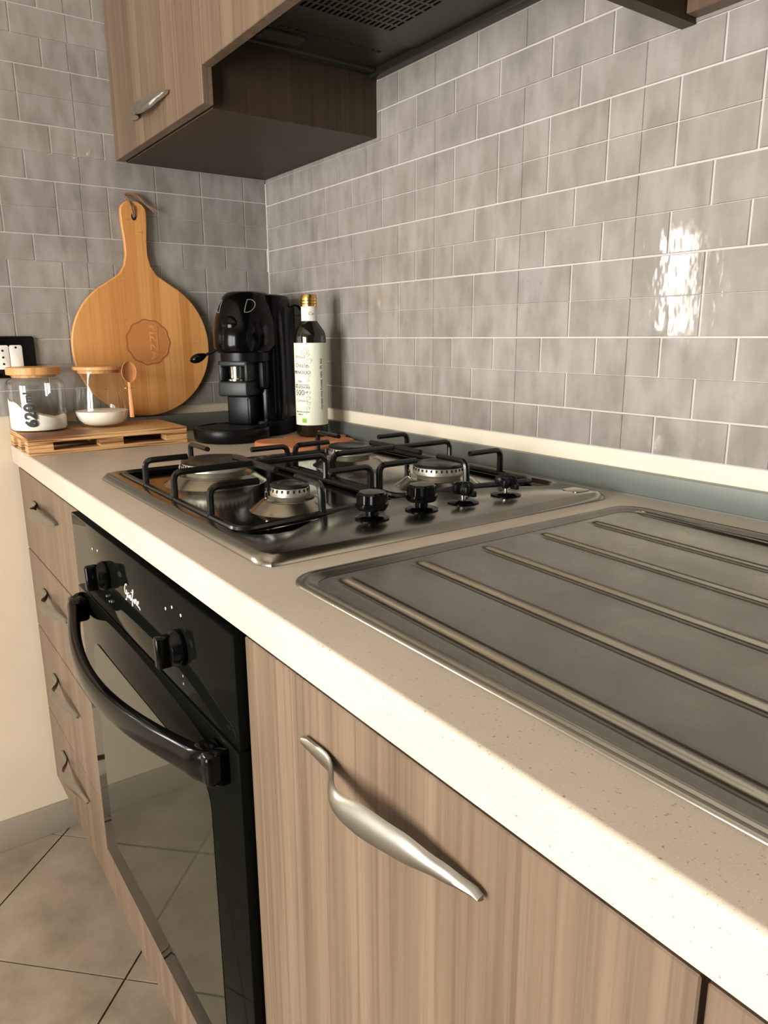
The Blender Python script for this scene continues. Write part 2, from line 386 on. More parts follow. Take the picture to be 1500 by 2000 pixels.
# floor: diagonal stone tiles, each its own slab, clipped to the room
fl = struct('floor', MB().box(-0.12, 3.2, -2.82, 0.12, -H-0.06, -H-0.004), 'joint', 'beige stone tile floor laid diagonally with dark joints')
def clip(poly, a, b, c):       # keep a*x+b*y<=c
    out = []
    for i, p in enumerate(poly):
        q = poly[(i+1) % len(poly)]; dp = a*p[0]+b*p[1]-c; dq = a*q[0]+b*q[1]-c
        if dp <= 0: out.append(p)
        if dp*dq < 0: t = dp/(dp-dq); out.append((p[0]+(q[0]-p[0])*t, p[1]+(q[1]-p[1])*t))
    return out
PT = 0.4815; g = 0.0026
for i in range(-7, 6):
    for j in range(-2, 12):
        s0 = -0.579+PT*i+g; s1 = s0+PT-2*g; d0 = 0.633+PT*(j-3)+g; d1 = d0+PT-2*g
        q = [((s+d)/2, (s-d)/2) for s, d in ((s0, d0), (s1, d0), (s1, d1), (s0, d1))]
        for c in ((-1, 0, -0.0), (1, 0, 3.1), (0, 1, -0.5), (0, -1, 2.69)): q = clip(q, *c) if q else q
        if len(q) < 3: continue
        ar = abs(sum(q[n][0]*q[(n+1) % len(q)][1]-q[(n+1) % len(q)][0]*q[n][1] for n in range(len(q))))/2
        if ar < 0.0003: continue
        cx = sum(p[0] for p in q)/len(q); cy = sum(p[1] for p in q)/len(q)
        part('tile', MB().prism([(x-cx, y-cy) for x, y in q], 0, 0.0045), 'floor', fl, (cx, cy, -H-0.0045))

# ---------------------------------------------------------------- worktop with cut-outs for hob and sink
D = 0.6075; T = 0.037
HX0, HX1, HY0, HY1 = 0.515, 1.045, -0.545, -0.068
SX0, SX1, SY0, SY1 = 1.112, 2.02, -0.548, -0.078
r = 0.0045; bm = bmesh.new()
xs = [0.002, HX0, HX1, SX0, SX1, 2.6]; ys = [-D+r, SY0, HY0, SY1, HY1, -0.0005]
def hole(x, y): return (HX0 < x < HX1 and HY0 < y < HY1) or (SX0 < x < SX1 and SY0 < y < SY1)
def face(*p): bm.faces.new([bm.verts.new(q) for q in p])
nx, nyy = len(xs)-1, len(ys)-1
solid = lambda i, j: 0 <= i < nx and 0 <= j < nyy and not hole((xs[i]+xs[i+1])/2, (ys[j]+ys[j+1])/2)
for i in range(nx):
    for j in range(nyy):
        if not solid(i, j): continue
        x0, x1, y0, y1 = xs[i], xs[i+1], ys[j], ys[j+1]
        face((x0, y0, 0), (x1, y0, 0), (x1, y1, 0), (x0, y1, 0)); face((x0, y0, -T), (x0, y1, -T), (x1, y1, -T), (x1, y0, -T))
        if not solid(i-1, j): face((x0, y0, 0), (x0, y1, 0), (x0, y1, -T), (x0, y0, -T))
        if not solid(i+1, j): face((x1, y0, 0), (x1, y0, -T), (x1, y1, -T), (x1, y1, 0))
        if j > 0 and not solid(i, j-1): face((x0, y0, 0), (x0, y0, -T), (x1, y0, -T), (x1, y0, 0))
        if not solid(i, j+1): face((x0, y1, 0), (x1, y1, 0), (x1, y1, -T), (x0, y1, -T))
# rounded nosing along the front
prof = [(-D+r, 0.0)]
for k in range(1, 7): t = PI/2*k/6; prof.append((-D+r-r*math.sin(t), -r+r*math.cos(t)))
prof += [(-D, -T+0.002), (-D+0.002, -T), (-D+r, -T)]
for i in range(nx):
    for (ya, za), (yb, zb) in zip(prof, prof[1:]): face((xs[i], ya, za), (xs[i], yb, zb), (xs[i+1], yb, zb), (xs[i+1], ya, za))
face(*[(xs[0], y, z) for y, z in prof]); face(*[(xs[-1], y, z) for y, z in prof[::-1]])
bmesh.ops.remove_doubles(bm, verts=bm.verts, dist=1e-5)
mb = MB().bm(bm, True)
solo('worktop', mb, 'counter', 'speckled beige stone worktop running the length of the long wall', 'worktop')

# ---------------------------------------------------------------- wave handle (door, drawers, wall cupboard)
def wave_handle(L=0.205, flip=False):
    """length along +x from 0, mounted on plane y=0, front towards -y"""
    mb = MB(); N = 40; rings = []
    for i in range(N+1):
        s = i/N; x = s*L
        # protrusion of the centre line and half height of the band
        a = min(max((s-0.17)/0.26, 0), 1); a = a*a*(3-2*a)
        b = min(max((0.97-s)/0.66, 0), 1); b = b**0.9
        y = -(0.0032+0.0225*a*b)
        kn = ((0, .0032), (.03, .0052), (.15, .0070), (.26, .0060), (.38, .0092), (.52, .0122), (.68, .0110), (.85, .0068), (.95, .0042), (.985, .0034), (1, .0018))
        for p, q in zip(kn, kn[1:]):
            if p[0] <= s <= q[0]+1e-9: u = (s-p[0])/(q[0]-p[0]); u = u*u*(3-2*u) if 0.03 < s < 0.95 else u; hh = p[1]+(q[1]-p[1])*u
        z = -0.0035*math.sin(PI*s)**2
        tilt = 0.08*math.sin(PI*s)**2             # the band twists to face up
        th = 0.0023+0.0012*(1-min(s/0.2, 1))
        ring = []
        n = 12
        for j in range(n):
            t = 2*PI*j/n; u = hh*math.cos(t); v = th*math.sin(t)
            v -= 0.0024*(1-(u/hh)**2)*min(max((s-0.15)/0.2, 0), 1)
            cy = math.cos(tilt); sy = math.sin(tilt)
            ring.append((x, y+v*cy+u*sy, z+u*cy-v*sy))
        rings.append(ring)
    mb.loft(rings)
    # mounting feet against the door
    mb.box(0.012, 0.024, -0.003, 0.0, -0.003, 0.003, 0.001)
    return mb
def put(mb, loc, mat=None): mb.v = [(x+loc[0], y+loc[1], z+loc[2]) for x, y, z in mb.v]; return mb

# ---------------------------------------------------------------- base cabinets
FY = -0.600; TT = 0.018
BZ0, BZ1 = -0.762, -0.0455
du = thing('drawer_cabinet', 'oak laminate base cabinet with four drawers, in the corner left of the oven', 'cabinet', (0.248, -0.3, -H))
o_ = (0.248, -0.3, -H)
part('body', wb(MB().box(0.016, 0.493, FY+TT+0.001, -0.02, BZ0, -T-0.001), o_), 'gap', du)
part('plinth', wb(MB().box(0.012, 0.493, -0.545, -0.53, -H+0.001, BZ0), o_), 'cwood', du)
for (z0, z1, hz) in ((-0.2155, BZ1, -0.098), (-0.389, -0.2185, -0.277), (-0.586, -0.392, -0.462), (BZ0, -0.589, -0.640)):
    d = part('drawer', wb(MB().box(0.012, 0.494, FY, FY+TT, z0, z1, 0.001, 1), o_), 'wood', du)
    d2 = part('handle', wb(put(wave_handle(0.215), (0.135, FY, hz)), o_), 'handle', d)
ca = thing('sink_cabinet', 'oak laminate base cabinet door with wave handle, right of the oven under the drainer', 'cabinet', (1.325, -0.3, -H))
o_ = (1.325, -0.3, -H)
cb = MB().box(1.098, 1.112, FY+TT+0.001, -0.02, BZ0, -T-0.001).box(1.524, 1.538, FY+TT+0.001, -0.02, BZ0, -T-0.001).box(1.112, 1.524, FY+TT+0.001, -0.02, BZ0, BZ0+0.016).box(1.112, 1.524, -0.035, -0.02, BZ0+0.016, -0.2)
cb.box(1.112, 1.524, FY+TT+0.001, FY+TT+0.012, -0.10, -T-0.001)
part('body', wb(cb, o_), 'gap', ca)
part('plinth', wb(MB().box(1.098, 1.538, -0.545, -0.53, -H+0.001, BZ0), o_), 'cwood', ca)
d = part('door', wb(MB().box(1.0985, 1.5372, FY, FY+TT, BZ0, BZ1, 0.001, 1), o_), 'wood', ca)
part('handle', wb(put(wave_handle(0.205), (1.207, FY, -0.094)), o_), 'handle', d)
cc = thing('end_cabinet', 'oak laminate base cabinet at the lower right edge, beside the door with the wave handle', 'cabinet', (1.8, -0.3, -H))
o_ = (1.8, -0.3, -H)
cb = MB().box(1.541, 1.555, FY+TT+0.001, -0.02, BZ0, -T-0.001).box(2.035, 2.049, FY+TT+0.001, -0.02, BZ0, -T-0.001).box(1.555, 2.035, FY+TT+0.001, -0.02, BZ0, BZ0+0.016)
part('body', wb(cb, o_), 'gap', cc)
part('plinth', wb(MB().box(1.541, 2.049, -0.545, -0.53, -H+0.001, BZ0), o_), 'cwood', cc)
part('door', wb(MB().box(1.5402, 2.049, FY, FY+TT, BZ0, BZ1, 0.001, 1), o_), 'wood', cc)
dy = thing('oven_base_panel', 'oak laminate panel closing the gap below the built-in oven', 'panel', (0.795, -0.55, -H))
o_ = (0.795, -0.55, -H)
part('panel', wb(MB().box(0.4965, 1.096, FY, FY+TT, BZ0, -0.646, 0.001, 1), o_), 'wood', dy)
part('plinth', wb(MB().box(0.4965, 1.096, -0.545, -0.53, -H+0.001, BZ0), o_), 'cwood', dy)

# ---------------------------------------------------------------- oven
OX0, OX1 = 0.4985, 1.094; OF = -0.610
ov = thing('oven', 'black glass built-in oven with bowed black handle, under the hob', 'oven', (0.795, -0.3, -0.643))
o_ = (0.795, -0.3, -0.643)
part('body', wb(MB().box(0.51, 1.085, -0.585, -0.04, -0.640, -T-0.002), o_), 'gap', ov)
part('control_panel', wb(MB().box(OX0, OX1, OF+0.001, -0.586, -0.1595, -0.0455, 0.0018), o_), 'ovenglass', ov)
dr = part('oven_door', wb(MB().box(OX0, OX1, OF, -0.586, -0.642, -0.1620, 0.0018), o_), 'ovenglass', ov)
gp = []
def rrect(x0, x1, z0, z1, r, k=6, cut=0):
    out = []
    for cx, cz, a in ((x1-r, z1-r, 0), (x0+r, z1-r, 90), (x0+r, z0+r, 180), (x1-r, z0+r, 270)):
        for j in range(k+1): t = math.radians(a+90*j/k); out.append((cx+r*math.cos(t), cz+r*math.sin(t)))
    return out
q = rrect(0.558, 1.015, -0.585, -0.232, 0.035)
mb = MB(); mb.loft([[(x, OF-0.0001, z) for x, z in q], [(x, OF-0.0008, z) for x, z in q]], smooth=False)
part('door_window', wb(mb, o_), 'ovenpane', dr)
# bowed handle
mb = MB(); N = 48; rings = []
for i in range(N+1):
    s = i/N; x = 0.525+0.545*s; e = min(s, 1-s)/0.045
    bow = 0.014+0.044*math.sin(PI*s)
    yc = OF-(bow if e >= 1 else 0.004+(bow-0.004)*math.sin(PI/2*e)**0.8)
    hh = 0.0160-0.002*math.sin(PI*s)+0.003*math.exp(-(min(s, 1-s)/0.05)**2); th = 0.0088+0.003*math.exp(-(min(s, 1-s)/0.06)**2)
    zz = -0.186-0.010*math.sin(PI*s)
    rings.append([(x, yc+th*math.copysign(abs(math.sin(t))**0.6, math.sin(t)), zz+hh*math.copysign(abs(math.cos(t))**0.6, math.cos(t))) for t in [2*PI*j/16 for j in range(16)]])
mb.loft(rings)
for s0 in (0.524, 1.034): mb.box(s0, s0+0.038, OF-0.024, OF-0.0002, -0.203, -0.169, 0.006, 3)
part('handle', wb(mb, o_), 'gloss', dr)
def oven_knob(x, z, rot):
    mb = MB(); yb = OF+0.0008
    mb.lathe([(0.0195, 0), (0.0202, 0.003), (0.0195, 0.008), (0.0172, 0.011), (0.016, 0.014), (0.0145, 0.015)], (x, yb, z), 32, axis='y')
    R_ = Matrix.Translation((x, yb-0.014, z)) @ Matrix.Rotation(rot, 4, 'Y')
    mb.box(-0.0175, 0.0175, -0.014, 0.004, -0.0065, 0.0065, 0.004, 3, mat=R_)
    return part('knob', wb(mb, o_), 'gloss', ov)
oven_knob(0.676, -0.100, 1.45); oven_knob(0.955, -0.105, 1.5)
for x, z in ((0.612, -0.078), (0.640, -0.074), (0.915, -0.074), (0.936, -0.066), (0.962, -0.067)):
    part('control_mark', wb(MB().lathe([(0.0017, 0), (0.0017, 0.0006)], (x, OF+0.0009, z), 10, axis='y'), o_), 'whiteink', ov)
for x, z in ((0.666, -0.133), (0.678, -0.137), (0.690, -0.134), (0.955, -0.138), (0.955, -0.147)):
    part('control_mark', wb(MB().box(x-0.0012, x+0.0012, OF+0.0002, OF+0.0012, z-0.0012, z+0.0012), o_), 'greyink', ov)
# script logo drawn with strokes
strokes = {
    'G': [(0.95, 1.55), (0.7, 1.75), (0.35, 1.55), (0.12, 1.1), (0.15, 0.55), (0.45, 0.25), (0.8, 0.4), (0.95, 0.85), (0.6, 0.85), (1.0, 0.9), (0.95, 0.1), (0.7, -0.55), (0.4, -0.45)],
    'a': [(0.75, 0.7), (0.4, 0.8), (0.12, 0.45), (0.25, 0.05), (0.6, 0.15), (0.78, 0.7), (0.75, 0.15), (0.95, 0.05)],
    's': [(0.1, 0.1), (0.4, 0.8), (0.5, 0.45), (0.55, 0.05), (0.25, 0.0), (0.75, 0.1)],
    'f': [(0.0, 0.2), (0.45, 0.9), (0.65, 1.6), (0.4, 1.75), (0.3, 0.8), (0.2, -0.6), (0.35, -0.55), (0.4, 0.3), (0.8, 0.4)],
    'i': [(0.1, 0.2), (0.3, 0.75), (0.28, 0.1), (0.55, 0.1)],
    'r': [(0.05, 0.1), (0.2, 0.8), (0.4, 0.7), (0.6, 0.75), (0.55, 0.1), (0.8, 0.1)],
    'e': [(0.1, 0.35), (0.5, 0.5), (0.5, 0.8), (0.25, 0.75), (0.1, 0.3), (0.35, 0.0), (0.8, 0.1), (1.1, -0.2)]}
mb = MB(); xo = 0.758; k_ = 0.0100
for ch, adv in zip('Gasfire', (1.0, 0.85, 0.75, 0.7, 0.5, 0.75, 1.0)):
    pts = [(xo+(px+0.18*pz)*k_, OF+0.0006, -0.104+pz*k_) for px, pz in strokes[ch]]
    mb.tube(fillet(pts, 0.004, 3), 0.00065, 5); xo += adv*k_*1.12
mb.box(xo-0.033, xo-0.0315, OF+0.0002, OF+0.0012, -0.093, -0.0915)
part('script_logo', wb(mb, o_), 'whiteink', ov)

# ---------------------------------------------------------------- gas hob
hx0, hx1, hy0, hy1 = 0.4975, 1.063, -0.561, -0.052
hb = thing('gas_hob', 'stainless steel gas hob with four burners and black pan supports', 'hob', (0.78, -0.306, 0.0))
o_ = (0.78, -0.306, 0.0)
ZR = 0.0105; ZB = 0.0035
def bez(pts, k=8):      # closed catmull-rom
    out = []; n = len(pts)
    for i in range(n):
        p0, p1, p2, p3 = (Vector(pts[(i+j-1) % n]) for j in range(4))
        for j in range(k):
            t = j/k; out.append(0.5*((2*p1)+(p2-p0)*t+(2*p0-5*p1+4*p2-p3)*t*t+(3*p1-p0-3*p2+p3)*t**3))
    return [(v[0], v[1]) for v in out]
# basin outline: rectangle with a convex control island eating into its right side
rec = []
def arc(cx, cy, r, a0, a1, k=7):
    for j in range(k): t = math.radians(a0+(a1-a0)*j/(k-1)); rec.append((cx+r*math.cos(t), cy+r*math.sin(t)))
bx0, by0, by1 = 0.514, -0.540, -0.064
arc(bx0+0.02, by0+0.02, 0.02, 180, 270); arc(0.948, by0+0.040, 0.040, 270, 350)
isl = [(0.9865, -0.490), (0.978, -0.476), (0.962, -0.452), (0.948, -0.424), (0.937, -0.39), (0.929, -0.35), (0.925, -0.305), (0.927, -0.26), (0.933, -0.215), (0.942, -0.175), (0.955, -0.140), (0.970, -0.115), (0.980, -0.102)]
rec += isl
arc(0.962, by1-0.024, 0.024, 0, 90); arc(bx0+0.02, by1-0.02, 0.02, 90, 180)
def offs(poly, d):
    n = len(poly); out = []
    for i in range(n):
        a = Vector(poly[i-1]+(0,)); b = Vector(poly[i]+(0,)); c = Vector(poly[(i+1) % n]+(0,))
        t = ((b-a).normalized()+(c-b).normalized()).normalized(); nn = Vector((t.y, -t.x, 0))
        p = b+nn*d; out.append((p.x, p.y))
    return out
# resample the outer rounded rectangle by casting from centre so that both rings pair up
cx_, cy_ = 0.76, -0.302
def outer_ring(x0, x1, y0, y1, r, z):
    out = []
    for px, py in rec:
        d = Vector((px-cx_, py-cy_)).normalized()
        t = min(((x1 if d.x > 0 else x0)-cx_)/d.x if abs(d.x) > 1e-6 else 9, ((y1 if d.y > 0 else y0)-cy_)/d.y if abs(d.y) > 1e-6 else 9)
        p = Vector((cx_, cy_))+d*t
        # round the corner
        qx = min(max(p.x, x0+r), x1-r); qy = min(max(p.y, y0+r), y1-r)
        v = p-Vector((qx, qy))
        if abs(v.x) > 1e-9 and abs(v.y) > 1e-9: p = Vector((qx, qy))+v.normalized()*r
        out.append((p.x, p.y, z))
    return out
def densify(poly, step):
    out = []
    for i, p in enumerate(poly):
        q = poly[(i+1) % len(poly)]; L = math.dist(p, q); k = max(1, int(L/step))
        for j in range(k): out.append((p[0]+(q[0]-p[0])*j/k, p[1]+(q[1]-p[1])*j/k))
    return out
rec = densify(rec, 0.012)
mb = MB()
rings = [outer_ring(hx0, hx1, hy0, hy1, 0.014, 0.0004), outer_ring(hx0+0.0005, hx1-0.0005, hy0+0.0005, hy1-0.0005, 0.014, 0.003),
         outer_ring(hx0+0.006, hx1-0.006, hy0+0.006, hy1-0.006, 0.012, ZR-0.001), outer_ring(hx0+0.009, hx1-0.009, hy0+0.009, hy1-0.009, 0.011, ZR),
         [(x, y, ZR) for x, y in offs(rec, 0.003)], [(x, y, ZR-0.001) for x, y in offs(rec, 0.001)], [(x, y, ZB+0.001) for x, y in offs(rec, -0.002)], [(x, y, ZB) for x, y in offs(rec, -0.004)]]
mb.loft(rings, cap=False)
part('rim_plate', wb(mb, o_), 'hob', hb)
mb = MB(); q = offs(rec, -0.0035)
mb.loft([[(x, y, ZB) for x, y in q], [(x, y, ZB-0.004) for x, y in q]], smooth=False)
part('basin', wb(mb, o_), 'basin', hb)
mb = MB(); q = rrect(1.018, 1.046, -0.098, -0.070, 0.006)
mb.loft([[(x, y, ZR-0.001) for x, y in q], [(x, y, ZR+0.0008) for x, y in q], [(x, y, ZR+0.0003) for x, y in rrect(1.021, 1.043, -0.095, -0.073, 0.004)]])
part('embossed_plate', wb(mb, o_), 'hob', hb)
def burner(x, y, r, zc):
    # raised cone pressed in the basin, alloy ring, black cap
    c = part('burner_cone', wb(MB().lathe([(r+0.028, ZB), (r+0.025, ZB+0.0015), (r+0.012, ZB+0.0115), (r+0.007, ZB+0.0130), (r+0.002, ZB+0.0105), (0.005, ZB+0.010)], (x, y, 0), 48), o_), 'cone', hb)
    b = part('burner', wb(MB().lathe([(r-0.006, ZB+0.010), (r-0.003, zc-0.016), (r+0.0015, zc-0.0125), (r+0.0015, zc-0.008), (r, zc-0.003), (r-0.004, zc-0.002), (0.004, zc-0.002)], (x, y, 0), 40), o_), 'burner', hb)
    mb = MB(); n = int(r*900)
    for k in range(n):
        t = 2*PI*k/n
        mb.box(-0.0012, 0.0012, -0.0012, 0.0012, -0.0025, 0.0012, mat=Matrix.Translation((x+(r+0.0002)*math.cos(t), y+(r+0.0002)*math.sin(t), zc-0.005)) @ Matrix.Rotation(t, 4, 'Z'))
    part('flame_slots', wb(mb, o_), 'gap', b)
    part('burner_cap', wb(MB().lathe([(r-0.003, zc-0.002), (r+0.001, zc-0.0015), (r+0.0015, zc), (r-0.001, zc+0.0018), (r*0.66, zc+0.002), (r*0.60, zc+0.0008), (0.001, zc+0.001)], (x, y, 0), 40), o_), 'cap', hb)
    a = -2.3
    part('spark_plug', wb(MB().lathe([(0.0025, 0), (0.0022, zc-0.018), (0.0010, zc-0.017), (0.0010, zc-0.013)], (x+(r+0.007)*math.cos(a), y+(r+0.007)*math.sin(a), ZB+0.004), 10), o_), 'chrome', hb)
burner(0.644, -0.432, 0.047, 0.036); burner(0.866, -0.426, 0.0235, 0.034)
burner(0.642, -0.190, 0.036, 0.035); burner(0.868, -0.186, 0.036, 0.035)
ZG = 0.0445; GR = 0.0046
def rod(*pts, rr=0.011): return fillet(pts, rr, 5)
def support(y0, y1):
    """frame lying in the basin plus nine bent fingers; burners lie at x .64 and .87"""
    ym = (y0+y1)/2; fx0, fx1 = 0.520, (0.975 if y0 < -0.4 else 0.930)
    s = part('pan_support', wb(MB().tube(fillet([(0.75, y0, ZB+0.005), (0.520, y0, ZB+0.005), (0.520, y1, ZB+0.005), (0.75, y1, ZB+0.005)], 0.02), 0.0045)
             .tube(fillet([(0.75, y0, ZB+0.005), (RX[y0], y0, ZB+0.005), (RXM[y0], ym, ZB+0.005), (RX[y1], y1, ZB+0.005), (0.75, y1, ZB+0.005)], 0.02), 0.0045), o_), 'enamel', hb)
    F = []
    for x in (0.640, 0.873):
        F.append(rod((x, y0, 0.008), (x, y0, ZG), (x, y0+0.062, ZG)))
        F.append(rod((x, y1, 0.008), (x, y1, ZG), (x, y1-0.062, ZG)))
    F.append(rod((0.755, y0, 0.008), (0.755, y0, ZG), (0.755, y1, ZG), (0.755, y1, 0.008)))
    F.append(rod((0.520, ym, 0.008), (0.520, ym, ZG), (0.592, ym, ZG)))
    F.append(rod((RXM[y0], ym, 0.008), (RXM[y0]-0.002, ym, ZG), (RXM[y0]-0.062, ym, ZG)))
    F.append(rod((0.690, ym, ZG), (0.755, ym, ZG+0.0005), (0.820, ym, ZG)))
    for f in F: part('finger', wb(MB().tube(f, GR, 8, flat=0.85), o_), 'enamel', s)
    return s
RX = {-0.534: 0.950, -0.308: 0.918, -0.294: 0.916, -0.070: 0.945}; RXM = {-0.534: 0.936, -0.294: 0.923}
support(-0.534, -0.308); support(-0.294, -0.070)
def hob_knob(y, full, rot=0):
    x = 0.996; z = ZR
    k = part('knob', wb(MB().lathe([(0.0195, z-0.001), (0.0200, z+0.0015), (0.0150, z+0.0035), (0.0080, z+0.004)], (x, y, 0), 28), o_), 'gloss', hb)
    if full:
        part('shaft', wb(MB().lathe([(0.0075, z+0.003), (0.0075, z+0.015)], (x, y, 0), 14), o_), 'gloss', k)
        mb = MB(); rings = []
        for rr, zz, amp in ((0.010, 0.013, 0), (0.017, 0.0145, 0.3), (0.0195, 0.018, 0.8), (0.0195, 0.022, 0.9), (0.0180, 0.0225, 1), (0.0175, 0.032, 1), (0.0150, 0.0345, 0.8), (0.003, 0.035, 0)):
            rings.append([(x+(rr-0.0014*amp*(0.5+0.5*math.cos(8*t)))*math.cos(t), y+(rr-0.0014*amp*(0.5+0.5*math.cos(8*t)))*math.sin(t), z+zz-0.003) for t in [2*PI*j/64 for j in range(64)]])
        mb.loft(rings)
        part('knob_cap', wb(mb, o_), 'gloss', k)
    else:
        part('shaft', wb(MB().lathe([(0.0032, z+0.003), (0.0032, z+0.020)], (x, y, 0), 14), o_), 'chrome', k)
        mb = MB(); rings = []      # broken inner star that is left of the knob
        for rr, zz in ((0.006, 0.011), (0.013, 0.012), (0.0145, 0.016), (0.0135, 0.022), (0.010, 0.0245), (0.002, 0.025)):
            rings.append([(x+rr*(0.80+0.22*math.cos(4*(t+rot)))*math.cos(t), y+rr*(0.80+0.22*math.cos(4*(t+rot)))*math.sin(t), z+zz+0.0015*math.sin(2*t)) for t in [2*PI*j/48 for j in range(48)]])
        mb.loft(rings)
        mb.box(x+0.004, x+0.016, y+0.002, y+0.009, z+0.008, z+0.016, 0.002, 2)
        part('knob_core', wb(mb, o_), 'plastic', k)
hob_knob(-0.391, True); hob_knob(-0.319, True); hob_knob(-0.253, False, 0.3); hob_knob(-0.179, False, 0.9)

# ---------------------------------------------------------------- sink with drainer
sk = thing('sink', 'worn stainless steel sink with a ribbed drainer set in the worktop', 'sink', (1.5, -0.31, 0.0))
o_ = (1.5, -0.31, 0.0)
sx0, sx1, sy0, sy1 = 1.098, 2.03, -0.560, -0.066
def rr3(x0, x1, y0, y1, r, zf): return [(x, y, zf(x, y) if callable(zf) else zf) for x, y in rrect(x0, x1, y0, y1, r, 8)]
mb = MB(); rings = []
for d, z in ((0, 0.0003), (0.0004, 0.0014), (0.0016, 0.0023), (0.0040, 0.0022), (0.0054, 0.0010), (0.0062, 0.0010), (0.0076, 0.0023), (0.0096, 0.0022), (0.0125, 0.0006), (0.0175, -0.0012)):
    rings.append(rr3(sx0+d, sx1-d, sy0+d, sy1-d, 0.032-d*0.6, z))
mb.loft(rings, cap=False)
part('rim', wb(mb, o_), 'sink', sk)
DX0, DX1, DY0, DY1 = sx0+0.017, 1.60, sy0+0.017, sy1-0.017
RIBS = [-0.5135, -0.4270, -0.3400, -0.2530, -0.1670, -0.0810]
def drain_z(x, y):
    s = min(max((x-1.115)/0.47, 0), 1)
    z = -0.0014-0.0095*s
    for ry in RIBS:
        d = abs(y-ry); a = min(max((x-1.124)/0.010, 0), 1)*min(max((1.545-x)/0.02, 0), 1)
        if d < 0.0034: z += a*0.0032*(0.5+0.5*math.cos(PI*d/0.0034))
        elif d < 0.0105: z -= a*0.0007*math.sin(PI*(d-0.0034)/0.0071)
    e = min(y-DY0, DY1-y, x-DX0)
    return z
mb = MB(); ny = 250; xsn = [DX0+0.0001]+[1.118+0.0025*i for i in range(10)]+[1.15+(1.53-1.15)*i/16 for i in range(17)]+[1.535+0.004*i for i in range(5)]+[1.60]
ysn = sorted(set([round(DY0+(DY1-DY0)*j/70, 5) for j in range(71) if all(abs(DY0+(DY1-DY0)*j/70-q_) > 0.012 for q_ in RIBS)]+[round(q_+0.00085*k, 5) for q_ in RIBS for k in range(-13, 14)])); ysn[0] = DY0; ny = len(ysn)-1
def inside(x, y):     # clamp to rounded corners on the left
    r = 0.021
    for cy, sg in ((DY0+r, -1), (DY1-r, 1)):
        if x < DX0+r and (y-cy)*sg > 0:
            dx = DX0+r-x; lim = cy+sg*math.sqrt(max(r*r-dx*dx, 0)); y = min(max(y, lim), 9) if sg < 0 else max(min(y, lim), -9)
    return y
vs_ = [(x, inside(x, y), drain_z(x, y)) for x in xsn for y in ysn]
n_ = ny+1; mb.add(vs_, [(i*n_+j, (i+1)*n_+j, (i+1)*n_+j+1, i*n_+j+1) for i in range(len(xsn)-1) for j in range(ny)], True)
part('drainer', wb(mb, o_), 'sink', sk)
mb = MB(); rings = []
for d, z in ((0, -0.0095), (0.012, -0.012), (0.018, -0.03), (0.03, -0.16), (0.06, -0.172), (0.12, -0.174)):
    rings.append(rr3(1.60+d, DX1+0.4125-d, DY0+d, DY1-d, 0.05, z if d else -0.0105))
mb.loft(rings, cap=False); mb.add([p for p in rings[-1]], [tuple(range(len(rings[-1])))])
part('bowl', wb(mb, o_), 'sink', sk)

# ---------------------------------------------------------------- wall cupboards and hood
UC = -0.345
uc = thing('wall_cupboard', 'oak laminate wall cupboard in the corner with nickel wave handle', 'cupboard', (0.23, -0.17, 0.568))
o_ = (0.23, -0.17, 0.568); UT = 1.30
part('body', wb(MB().box(0.003, 0.458, UC+TT+0.004, -0.003, 0.568, UT, 0.0008, 1), o_), 'cwood', uc)
part('bottom_edge', wb(MB().box(0.003, 0.4585, UC+TT+0.004, UC+TT+0.0045, 0.5682, 0.5695), o_), 'wood', uc)
d = part('door', wb(MB().box(0.004, 0.4735, UC, UC+TT, 0.569, UT, 0.001, 1), o_), 'wood', uc)
part('handle', wb(put(wave_handle(0.200), (0.137, UC, 0.619)), o_), 'chrome', d)
hd = thing('extractor_hood', 'dark built-in extractor hood with slotted filter above the hob, behind an oak panel', 'hood', (0.77, -0.17, 0.66))
o_ = (0.77, -0.17, 0.66)
part('front_panel', wb(MB().box(0.4765, 1.078, UC, UC+TT, 0.622, UT, 0.001, 1), o_), 'wood', hd)
mb = MB().box(0.462, 1.076, -0.325, -0.004, 0.682, 1.0)
mb.box(0.462, 1.076, -0.325, -0.292, 0.650, 0.682).box(0.462, 1.076, -0.022, -0.004, 0.662, 0.684, 0.003).box(0.462, 0.486, -0.292, -0.022, 0.667, 0.682, 0.003).box(1.05, 1.076, -0.292, -0.022, 0.662, 0.682, 0.003)
mb.box(0.486, 0.60, -0.292, -0.022, 0.674, 0.682)
part('body', wb(mb, o_), 'hood', hd)
q = rrect(0.500, 0.535, -0.262, -0.190, 0.008)
mb = MB(); mb.loft([[(x, y, 0.6735) for x, y in q], [(x, y, 0.6705) for x, y in q]])
part('lamp_lens', wb(mb, o_), 'lens', hd)
mb = MB()       # small vent holes in a row
for k in range(16): mb.box(0.546, 0.552, -0.275+k*0.014, -0.268+k*0.014, 0.6730, 0.6745)
part('vent_holes', wb(mb, o_), 'gap', hd)
